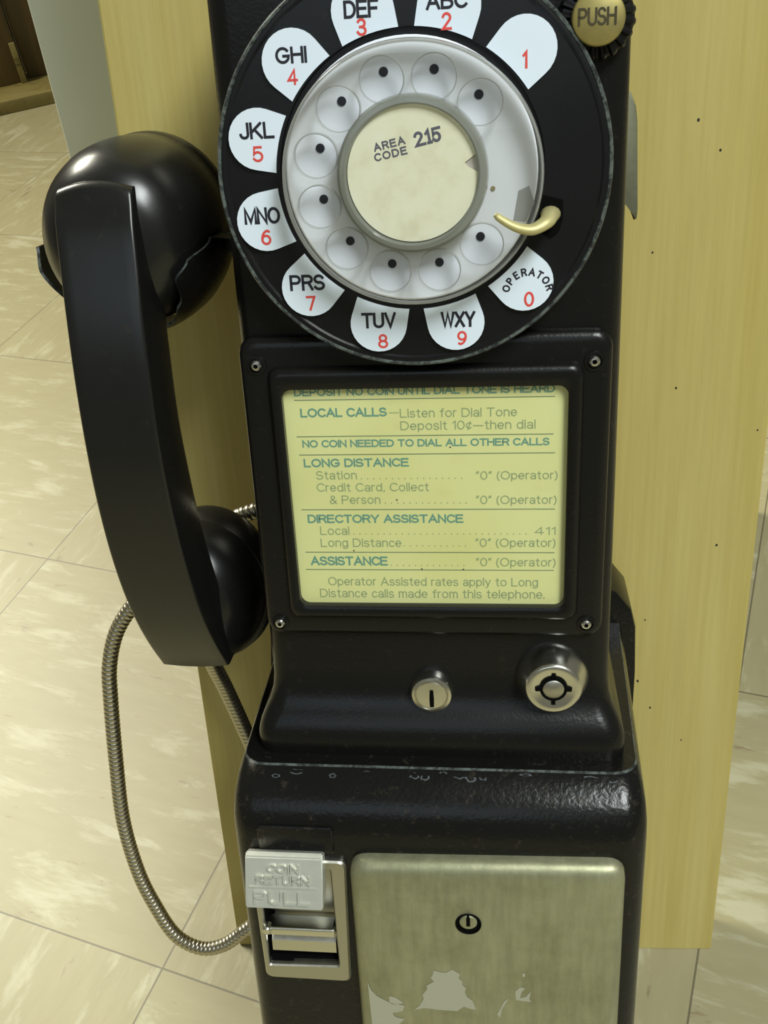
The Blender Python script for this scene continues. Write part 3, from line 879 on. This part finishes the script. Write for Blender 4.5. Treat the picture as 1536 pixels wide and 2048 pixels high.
for x, z in ((-54.8, 50.4), (55.3, 49.7), (-55.7, -47.3), (55.5, -46.5)):
    bm = bmesh.new()
    lathe(bm, x, z, [(3.3, -131.9), (3.2, -132.5), (2.5, -132.6)], 24, mi=2)
    lathe(bm, x, z, [(1.75, -132.0), (1.75, -133.0), (1.35, -133.5), (0.75, -133.6)], 20, mi=0)
    lathe(bm, x, z, [(0.75, -133.6), (0.7, -133.0), (0.01, -133.0)], 6, mi=1)
    o = part('screw', bm, [M['screw'], M['hole'], M['paint']], iframe)
bm = bmesh.new()
loft(bm, [rrect(0.2, 1.7, 48.2, 41.7, 2, -131.0), rrect(0.2, 1.7, 48.2, 41.7, 2, -131.4)], True, True)
YT = -131.46
for s, x0, x1, z, h, b in CARD_LINES:
    if b == 2:
        slab(bm, [(x0, z + h * 0.42), (x1, z + h * 0.42), (x1, z + h * 0.5), (x0, z + h * 0.5)], YT + 0.03, YT, 2)
    else:
        write_flat(bm, s, x0, x1, z, h, YT, 0.185 if b else 0.115, 1 if b else 2)
for x0, x1, z in CARD_RULES:
    slab(bm, [(x0, z - 0.13), (x1, z - 0.13), (x1, z + 0.13), (x0, z + 0.13)], YT + 0.03, YT, 3)
for x0, x1, z in CARD_DOTS:
    n_ = int((x1 - x0) / 2.15)
    for i in range(n_):
        x = x0 + 0.5 + i * 2.15
        bm.faces.new([bm.verts.new((x + 0.24 * math.cos(a * pi / 3), YT, z + 0.24 * math.sin(a * pi / 3))) for a in range(6)]).material_index = 2
for x, z in ((-10.3, 1.5), (12.2, -25.3), (-2.5, -25.2), (8.6, 20.7), (-26.5, -18)):
    bm.faces.new([bm.verts.new((x + 0.33 * math.cos(a * pi / 3), YT - 0.01, z + 0.3 * math.sin(a * pi / 3))) for a in range(6)]).material_index = 4
o = part('instruction_card', bm, [M['card'], M['teal'], M['faint'], M['rule'], M['speck']], iframe, smooth=0)
o['label'] = 'yellow printed instruction card'
bm = bmesh.new()
loft(bm, [rrect(0.2, 1.7, 47.6, 41.2, 3, -132.4), rrect(0.2, 1.7, 47.6, 41.2, 3, -132.9)], True, True)
part('window_pane', bm, M['pane'], iframe)

# dial
DX, DZ = -0.3, 109.9
bm = bmesh.new()
lathe(bm, DX, DZ, [(52, -127.8), (52.0, -136.6), (57.4, -137.2), (58.0, -138.4), (57.8, -139.6), (56.7, -140.0), (55.8, -139.9), (55.2, -139.4), (53.6, -139.5), (40, -140.6), (39.0, -140.6), (38.8, -139.6), (0.01, -139.6)], 96)
dial = part('dial_plate', bm, M['enamel'], smooth=30)
bm = bmesh.new()
lathe(bm, DX, DZ, [(58.1, -138.0), (58.55, -138.6), (58.45, -139.6), (58.0, -140.2), (57.4, -140.15), (57.1, -139.7)], 96)
o = part('rim', bm, M['edge'], dial)
o['label'] = 'scuffed grey edge of the dial plate'
# white number panels with their printing
PT = {1: [('1', 31.98, 33.37, 136.42, 4.59)], 2: [('ABC', 5.48, 16.90, 152.53, 4.4), ('2', 9.75, 12.53, 147.29, 4.49)], 3: [('DEF', -17.51, -7.69, 151.57, 4.6), ('3', -14.13, -11.30, 147.03, 4.54)],
      4: [('GHI', -37.88, -28.77, 140.98, 4.40), ('4', -34.90, -31.84, 135.32, 4.21)], 5: [('JKL', -50.57, -40.08, 121.21, 4.66), ('5', -47.18, -44.00, 114.78, 4.47)],
      6: [('MNO', -51.66, -40.51, 96.89, 4.9), ('6', -47.00, -43.88, 90.61, 4.66)], 7: [('PRS', -39.34, -28.31, 76.37, 4.9), ('7', -34.64, -31.62, 70.10, 4.6)],
      8: [('TUV', -17.58, -6.70, 64.04, 4.9), ('8', -12.70, -9.53, 57.62, 4.5)], 9: [('WXY', 7.22, 17.91, 63.76, 4.9), ('9', 12.22, 15.18, 58.03, 4.5)], 0: [('0', 32.77, 35.80, 69.57, 4.58)]}
for dgt in range(10):
    ang = math.radians(45 + 30 * ((dgt - 1) % 10)) if dgt else math.radians(315)
    er = Vector((math.cos(ang), math.sin(ang)))
    et = Vector((-er.y, er.x))
    PX, PZ = -0.2, 109.3
    C0 = Vector((PX, PZ))
    poly = []
    ha = 0.207
    for i in range(9):
        a = ang + ha - 2 * ha * i / 8
        poly.append((PX + 39.9 * math.cos(a), PZ + 39.9 * math.sin(a)))
    for i in range(17):
        a = -pi / 2 * 1.06 + pi * 1.06 * i / 16
        q = C0 + er * (46.0 + 8.75 * math.cos(a)) + et * (8.75 * math.sin(a))
        poly.append((q.x, q.y))
    poly = [(PX + (x - PX) * 1.012, PZ + (z - PZ) * 0.992) for x, z in poly]
    bm = bmesh.new()
    slab(bm, poly, -139.6, -140.95, 0)
    YP = -141.02
    for s, x0, x1, z, h in PT[dgt]:
        dig = s.isdigit()
        write_flat(bm, s, x0, x1, z, h, YP, 0.15 if dig else 0.17, 2 if dig else 1)
    if dgt == 0:
        cx_, cz_, rr = 33.9, 73.3, 5.6
        for i, ch in enumerate('OPERATOR'):
            a = math.radians(163 - 146 * i / 7)
            u = Vector((math.sin(a), 0, -math.cos(a)))
            vv = Vector((math.cos(a), 0, math.sin(a)))
            w = {'O': 2.0, 'P': 1.5, 'E': 1.4, 'R': 1.6, 'A': 1.9, 'T': 1.6}[ch] * 1.05
            org = Vector((cx_, YP, cz_)) + vv * rr - u * (w / 2)
            write(bm, ch, org, u, vv, OUT, w, 2.4, 0.2, 1)
    part('number_panel', bm, [M['white'], M['ink'], M['red']], dial, smooth=0)
# slots where the finger stop passes through
bm = bmesh.new()
slab(bm, [(37.5, 102.4), (43.9, 100.6), (44.0, 95.5), (42.9, 91.6), (40.6, 89.8), (36.6, 91.8)], -139, -140.75)
part('stop_slot', bm, M['hole'], dial)

bm = bmesh.new()
lathe(bm, DX, DZ, [(36.9, -139.7), (36.9, -142.6), (36.4, -143.0), (20, -143.6), (0.01, -143.6)], 80)
for i in range(10):
    a = math.radians(45 + 30 * i)
    lathe(bm, 0.3 + 27.6 * math.cos(a), 110.9 + 27.6 * math.sin(a), [(1.3, -143.35), (1.3, -143.62), (0.01, -143.62)], 18, mi=1)
slab(bm, [(31.0, 104.0), (34.0, 105.2), (35.6, 100.5), (33.2, 95.2), (29.6, 95.8)], -142.6, -143.42, 2)
lathe(bm, 23.6, 104.9, [(0.7, -143.3), (0.7, -143.75), (0.01, -143.8)], 12, mi=3)
disc = part('number_disc', bm, [M['disc'], M['ink'], mat('grey_notch', (0.28, 0.28, 0.27), 0.5), M['brass']], smooth=30)
disc['label'] = 'white disc with black dots under the finger wheel'

# clear finger wheel
def wheel_curve():
    cu = D.curves.new('tmp', 'CURVE')
    cu.dimensions = '2D'
    cu.fill_mode = 'BOTH'
    cu.extrude = 1.1
    cu.bevel_depth = 0.6
    cu.bevel_resolution = 2
    def circ(cx, cz, r, n):
        sp = cu.splines.new('POLY')
        sp.points.add(n - 1)
        for i in range(n):
            a = 2 * pi * i / n
            sp.points[i].co = (cx + r * math.cos(a), cz + r * math.sin(a), 0, 1)
        sp.use_cyclic_u = True
    circ(0, 0, 36.7, 96)
    circ(0, 0, 19.5, 64)
    for i in range(10):
        a = math.radians(45 + 30 * i)
        circ(28.1 * math.cos(a), 28.1 * math.sin(a), 6.75, 40)
    o = D.objects.new('tmp', cu)
    COL.objects.link(o)
    bpy.context.view_layer.update()
    me = D.meshes.new_from_object(o.evaluated_get(bpy.context.evaluated_depsgraph_get()))
    D.objects.remove(o, do_unlink=True)
    D.curves.remove(cu)
    return me
me = wheel_curve()
bm = bmesh.new()
bm.from_mesh(me)
bmesh.ops.remove_doubles(bm, verts=bm.verts[:], dist=0.001)
WX, WZ = 0.4, 109.3
for v_ in bm.verts:
    x, z, h = v_.co
    v_.co = (WX + x, -149.6 - h, WZ + z * 0.968)
for f in bm.faces:
    f.normal_update()
    f.material_index = 0 if abs(f.normal.y) > 0.95 else 1
# turned-down outer lip
lathe(bm, WX, WZ, [(36.8, -150.3), (37.5, -149.8), (37.8, -148.4), (37.7, -145.2), (37.3, -145.2), (37.2, -148.2), (36.6, -148.9)], 96, mi=1, sz=0.968)
wheel = part('finger_wheel', bm, [M['clear'], M['clear_edge']], smooth=30)
wheel['label'] = 'clear plastic finger wheel with ten holes'
bm = bmesh.new()
lathe(bm, WX + 0.4, WZ + 0.9, [(21.6, -144.2), (21.7, -150.2), (21.4, -152.2), (20.6, -153.0), (19.4, -153.2), (18.9, -152.8), (18.7, -151.6)], 72)
part('card_ring', bm, M['hub'], wheel)
bm = bmesh.new()
cxk, czk = WX + 0.5, WZ + 1.1
poly = []
for i in range(72):
    a = 2 * pi * i / 72
    deg = math.degrees(a)
    r = 18.6
    if deg < 12.5 and deg > 2.5:
        r = 15.6 + 0.5 * math.sin(i * 2.1)
    poly.append((cxk + r * math.cos(a), czk + r * math.sin(a)))
slab(bm, poly, -151.0, -151.5, 0)
lathe(bm, cxk, czk, [(18.6, -150.4), (18.6, -150.9), (0.01, -150.9)], 40, mi=2)
YC = -151.56
def tilted(s, x0, z0, x1, z1, h, wt, serif):
    d = Vector((x1 - x0, 0, z1 - z0))
    w = d.length
    d.normalize()
    write(bm, s, (x0, YC, z0), d, (-d.z, 0, d.x), OUT, w, h, wt, 1, serif=serif, gap=0.34)
tilted('AREA', -9.55, 116.9, -0.63, 118.7, 2.2, 0.2, False)
tilted('CODE', -9.5, 114.2, -0.15, 116.0, 2.2, 0.2, False)
tilted('215', 2.2, 117.6, 9.6, 119.1, 4.0, 0.19, True)
o = part('number_card', bm, [M['number_card'], M['stamp'], mat('card_backing', (0.40, 0.38, 0.33), 0.6)], wheel, smooth=0)
o['label'] = 'round cream card stamped with the area code'

# finger stop
bm = bmesh.new()
pts = catmull([(40.4, -139.5, 96.6), (40.0, -146, 97.0), (38.6, -151.0, 95.8), (34.8, -153.2, 94.3), (30.6, -153.6, 95.0), (26.8, -153.4, 96.9), (24.2, -152.8, 98.7)], 8)
n_ = len(pts)
rad = []
for i in range(n_):
    t = i / (n_ - 1)
    rad.append(1.9 * (1 - t) ** 1.3 + 1.2 if i < n_ - 2 else 0.9)
sweep(bm, pts, rad, 14, (0, 0, 1), 0.8)
o = part('finger_stop', bm, M['pale_brass'], smooth=60)
o['label'] = 'curved brass finger stop'

# coin push button at the upper right corner
bm = bmesh.new()
BX, BZ = 52.6, 148.2
n_ = 80
rings = []
for r, y in ((10.4, -127.8), (10.9, -129.5), (10.9, -133.0), (10.2, -134.4), (7.9, -134.9), (0.01, -134.9)):
    ring = []
    for i in range(n_):
        rr = r - (0.45 if (i // 1) % 4 in (0, 1) and 7 < r < 10.95 else 0)
        yy = y + (0.55 if i % 4 in (0, 1) and 7 < r < 10.5 else 0)
        a = 2 * pi * i / n_
        ring.append((BX + rr * math.cos(a), yy, BZ + rr * math.sin(a)))
    rings.append(ring)
loft(bm, rings)
bezel = part('button_bezel', bm, M['paint'], smooth=25)
bezel['label'] = 'black ribbed bezel'
bm = bmesh.new()
lathe(bm, BX, BZ, [(7.2, -134.6), (7.3, -139.6), (7.0, -140.6), (6.4, -141.0), (0.01, -141.15)], 48)
write(bm, 'PUSH', (46.95, -141.22, 146.25), UX, UZ, OUT, 10.4, 4.5, 0.13, 1)
part('push_button', bm, [M['brass'], mat('engraved_shade', (0.045, 0.035, 0.012), 0.7)], bezel)

# metal flap on the right side
bm = bmesh.new()
slab(bm, [(62, 131), (66, 130.5), (71.3, 126.4), (73.2, 122.0), (73.9, 117), (75.5, 86), (75.3, 83.2), (74.4, 82.8), (73.2, 85.6), (71.6, 88.6), (66, 92), (62, 93)], -57.5, -60, bev=0.5)
part('side_flap', bm, M['flap'])

# switch hook cradling the receiver: a bowl shaped band under the earpiece with a broad tongue beside the housing
bm = bmesh.new()
HX, HZ = -102.9, 90.0
PATH = [Vector(p) for p in ((33.4, -80), (33.5, -95), (32.9, -104.5), (31.2, -112), (28.4, -118.5), (24.8, -122.6), (20, -125.2))]
def on_path(L):
    for a, b in zip(PATH, PATH[1:]):
        d = (b - a).length
        if L <= d:
            return a.lerp(b, L / d)
        L -= d
    return PATH[-1]
def lerp_table(t, tab):
    for (a, va), (b, vb) in zip(tab, tab[1:]):
        if t <= b:
            k_ = (t - a) / (b - a)
            k_ = k_ * k_ * (3 - 2 * k_)
            return va + (vb - va) * k_
    return tab[-1][1]
rings = []
N_ = 72
for i in range(N_ + 1):
    t = i / N_
    deg = 186 + (358 - 186) * t
    front = lerp_table(deg, [(186, 17), (200, 24), (240, 25), (270, 24), (292, 25), (312, 36), (332, 44), (346, 41), (358, 28)])
    back = lerp_table(deg, [(186, 7), (202, 2), (358, 0)])
    flare = lerp_table(deg, [(186, 5.0), (228, 0.3), (358, 0.0)])
    a = math.radians(deg)
    pts = [on_path(back + (front - back) * q / 6) for q in range(7)]
    ring = [(r + flare, y) for r, y in pts] + [(r + flare + (1.7 if 0 < q < 6 else 0.9), y - (0.0 if q < 4 else 0.7)) for q, (r, y) in reversed(list(enumerate(pts)))]
    rings.append([(HX + 0.94 * r * math.cos(a), y, HZ + r * math.sin(a)) for r, y in ring])
last = rings[-1]
rings.append([(-66 + (x + 71) * 0.4, y, z - 0.5) for x, y, z in last])
rings.append([(-61.5, y + 1, z - 0.5) for x, y, z in last])
loft(bm, rings, True, True)
bm.faces.ensure_lookup_table()
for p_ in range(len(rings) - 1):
    bm.faces[p_ * 14 + 6].material_index = 1  # front rim of the hook: its lit edge is painted in as lighter colour
box(bm, -70.0, -60, -100, -84, 82.0, 89.0, 1.0)
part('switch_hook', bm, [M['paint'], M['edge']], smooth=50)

# ================================================================== handset
HB = (-104, -66, -98)
hs = thing('handset', 'black telephone handset hanging on the left side of the payphone', 'handset', HB)
def hpart(name, bm, mats, smooth=40, parent=None):
    return put(name, bm, mats, parent or hs, HB, smooth)
bm = bmesh.new()
K = [(107.6, -123.9, -95, 12.9, -104.2), (106.6, -125.9, -96, 13.1, -104.2), (98, -130.4, -98, 13.2, -103.6), (86, -134.2, -105, 13.2, -102.8), (70, -138.2, -111.5, 13.1, -102.1), (50, -141.3, -114.5, 13.1, -101.6), (28, -142.6, -115.5, 13.1, -101.3), (6, -141.2, -113.5, 13.4, -101.1),
     (-16, -137.2, -109.5, 13.7, -101.0), (-36, -131.0, -103.5, 14.0, -100.9), (-54, -123.0, -96.5, 14.2, -100.8), (-70, -113.6, -89, 14.3, -100.7), (-84.0, -103.8, -80, 14.3, -100.7)]
rings = []
def csec(z, yb, yi, hw, cx, rb=1.3, ri=4.5):
    pts = []
    for qx, qy, r, a0 in ((1, -1, rb, -90), (1, 1, ri, 0), (-1, 1, ri, 90), (-1, -1, rb, 180)):
        ccx = cx + qx * (hw - r)
        ccy = (yb + r) if qy < 0 else (yi - r)
        for i in range(5):
            a = math.radians(a0 + 90 * i / 4)
            pts.append((ccx + r * math.cos(a), ccy + r * math.sin(a), z))
    for i in range(1, 8):
        pts.append((cx - (hw - rb) + 2 * (hw - rb) * i / 8, yb, z))
    return pts
# smooth interpolation of the key sections
keys = [Vector(q[:4] + (q[4],)) if False else q for q in K]
dense = [K[0], K[1]]
for i in range(1, len(K) - 1):
    a, b = K[i], K[i + 1]
    p = K[max(i - 1, 1)]
    d = K[min(i + 2, len(K) - 1)]
    for j in range(1, 5):
        t = j / 4
        dense.append(tuple(0.5 * (2 * b0 + (c0 - a0) * t + (2 * a0 - 5 * b0 + 4 * c0 - d0) * t * t + (3 * b0 - a0 - 3 * c0 + d0) * t ** 3) for a0, b0, c0, d0 in zip(p, a, b, d)))
rings = [csec(*q) for q in dense]
rings = [[(x, y, z - (1.0 * (1 - ((x + 100.7) / 14.4) ** 2) if z < -83.9 else 0) + (2.6 * (1 - ((x + 104.2) / 13.2) ** 2) if z > 104 else 0)) for x, y, z in r] for r in rings]
loft(bm, rings, True, True)
# receiver end
lathe(bm, -102.9, 90.0, [(24, -66), (30.6, -66.4), (31.6, -68), (31.8, -90), (31.6, -97), (30.8, -104.5), (29.2, -111.5), (26.4, -117.5), (22, -122), (16.5, -124.9), (8, -126.3), (0.01, -126.6)], 56, sx=0.93)
# transmitter end
lathe(bm, -99.8, -60.5, [(27, -76), (31.5, -78), (31.5, -86), (29.5, -93), (26, -99), (18, -104), (8, -106), (0.01, -106)], 56, sx=0.83)
body = hpart('handle', bm, M['bakelite'], 40)
bm = bmesh.new()
lathe(bm, -99.2, -62.0, [(12, -67.6), (20, -64.4), (31.5, -64.4), (33.6, -66), (34.4, -70), (34.2, -76), (32.6, -81), (26, -82)], 56, sx=0.82)
hpart('mouthpiece_cap', bm, M['bakelite'], 40)
bm = bmesh.new()
lathe(bm, -102.9, 90.0, [(10, -66.8), (16, -63.6), (28, -63.6), (31.2, -65.5), (32.0, -69), (32.0, -74), (31.4, -75.5), (28, -76)], 56, sx=0.93)
hpart('earpiece_cap', bm, M['bakelite'], 40)

# ================================================================== armoured cord
CP = [(-104.5, -72, -93), (-106.5, -66, -106), (-104.6, -57, -127), (-100.5, -50, -154), (-95.0, -46, -185), (-91.5, -45, -225), (-95.5, -46, -262), (-107, -48, -281), (-117, -49.5, -290.5), (-128.5, -50, -299.5), (-141.2, -50, -302), (-154.0, -50, -293), (-162.6, -50, -272), (-168.6, -50, -248), (-171.4, -50, -214), (-169.2, -50, -176), (-166.0, -50, -139.5), (-163.2, -50, -119), (-156.2, -50, -99.7),
      (-143.8, -50, -83.4), (-127, -50, -68), (-110, -50, -53), (-94.5, -50, -42.8), (-84, -50, -38.4), (-62, -50, -33)]
pts = resample(catmull(CP, 24), 0.52)
prof = (0.0, 0.75, 1.0, 1.0, 0.8)
rad = [3.35 + 0.42 * prof[i % 5] for i in range(len(pts))]
bm = bmesh.new()
sweep(bm, pts, rad, 14, (0, -1, 0.1))
o = put('armored_cord', bm, M['cord'], base=(-141, -50, -302), smooth=60)
tag(o, 'grey ribbed metal cord looping down from the handset beside the payphone', 'cord')
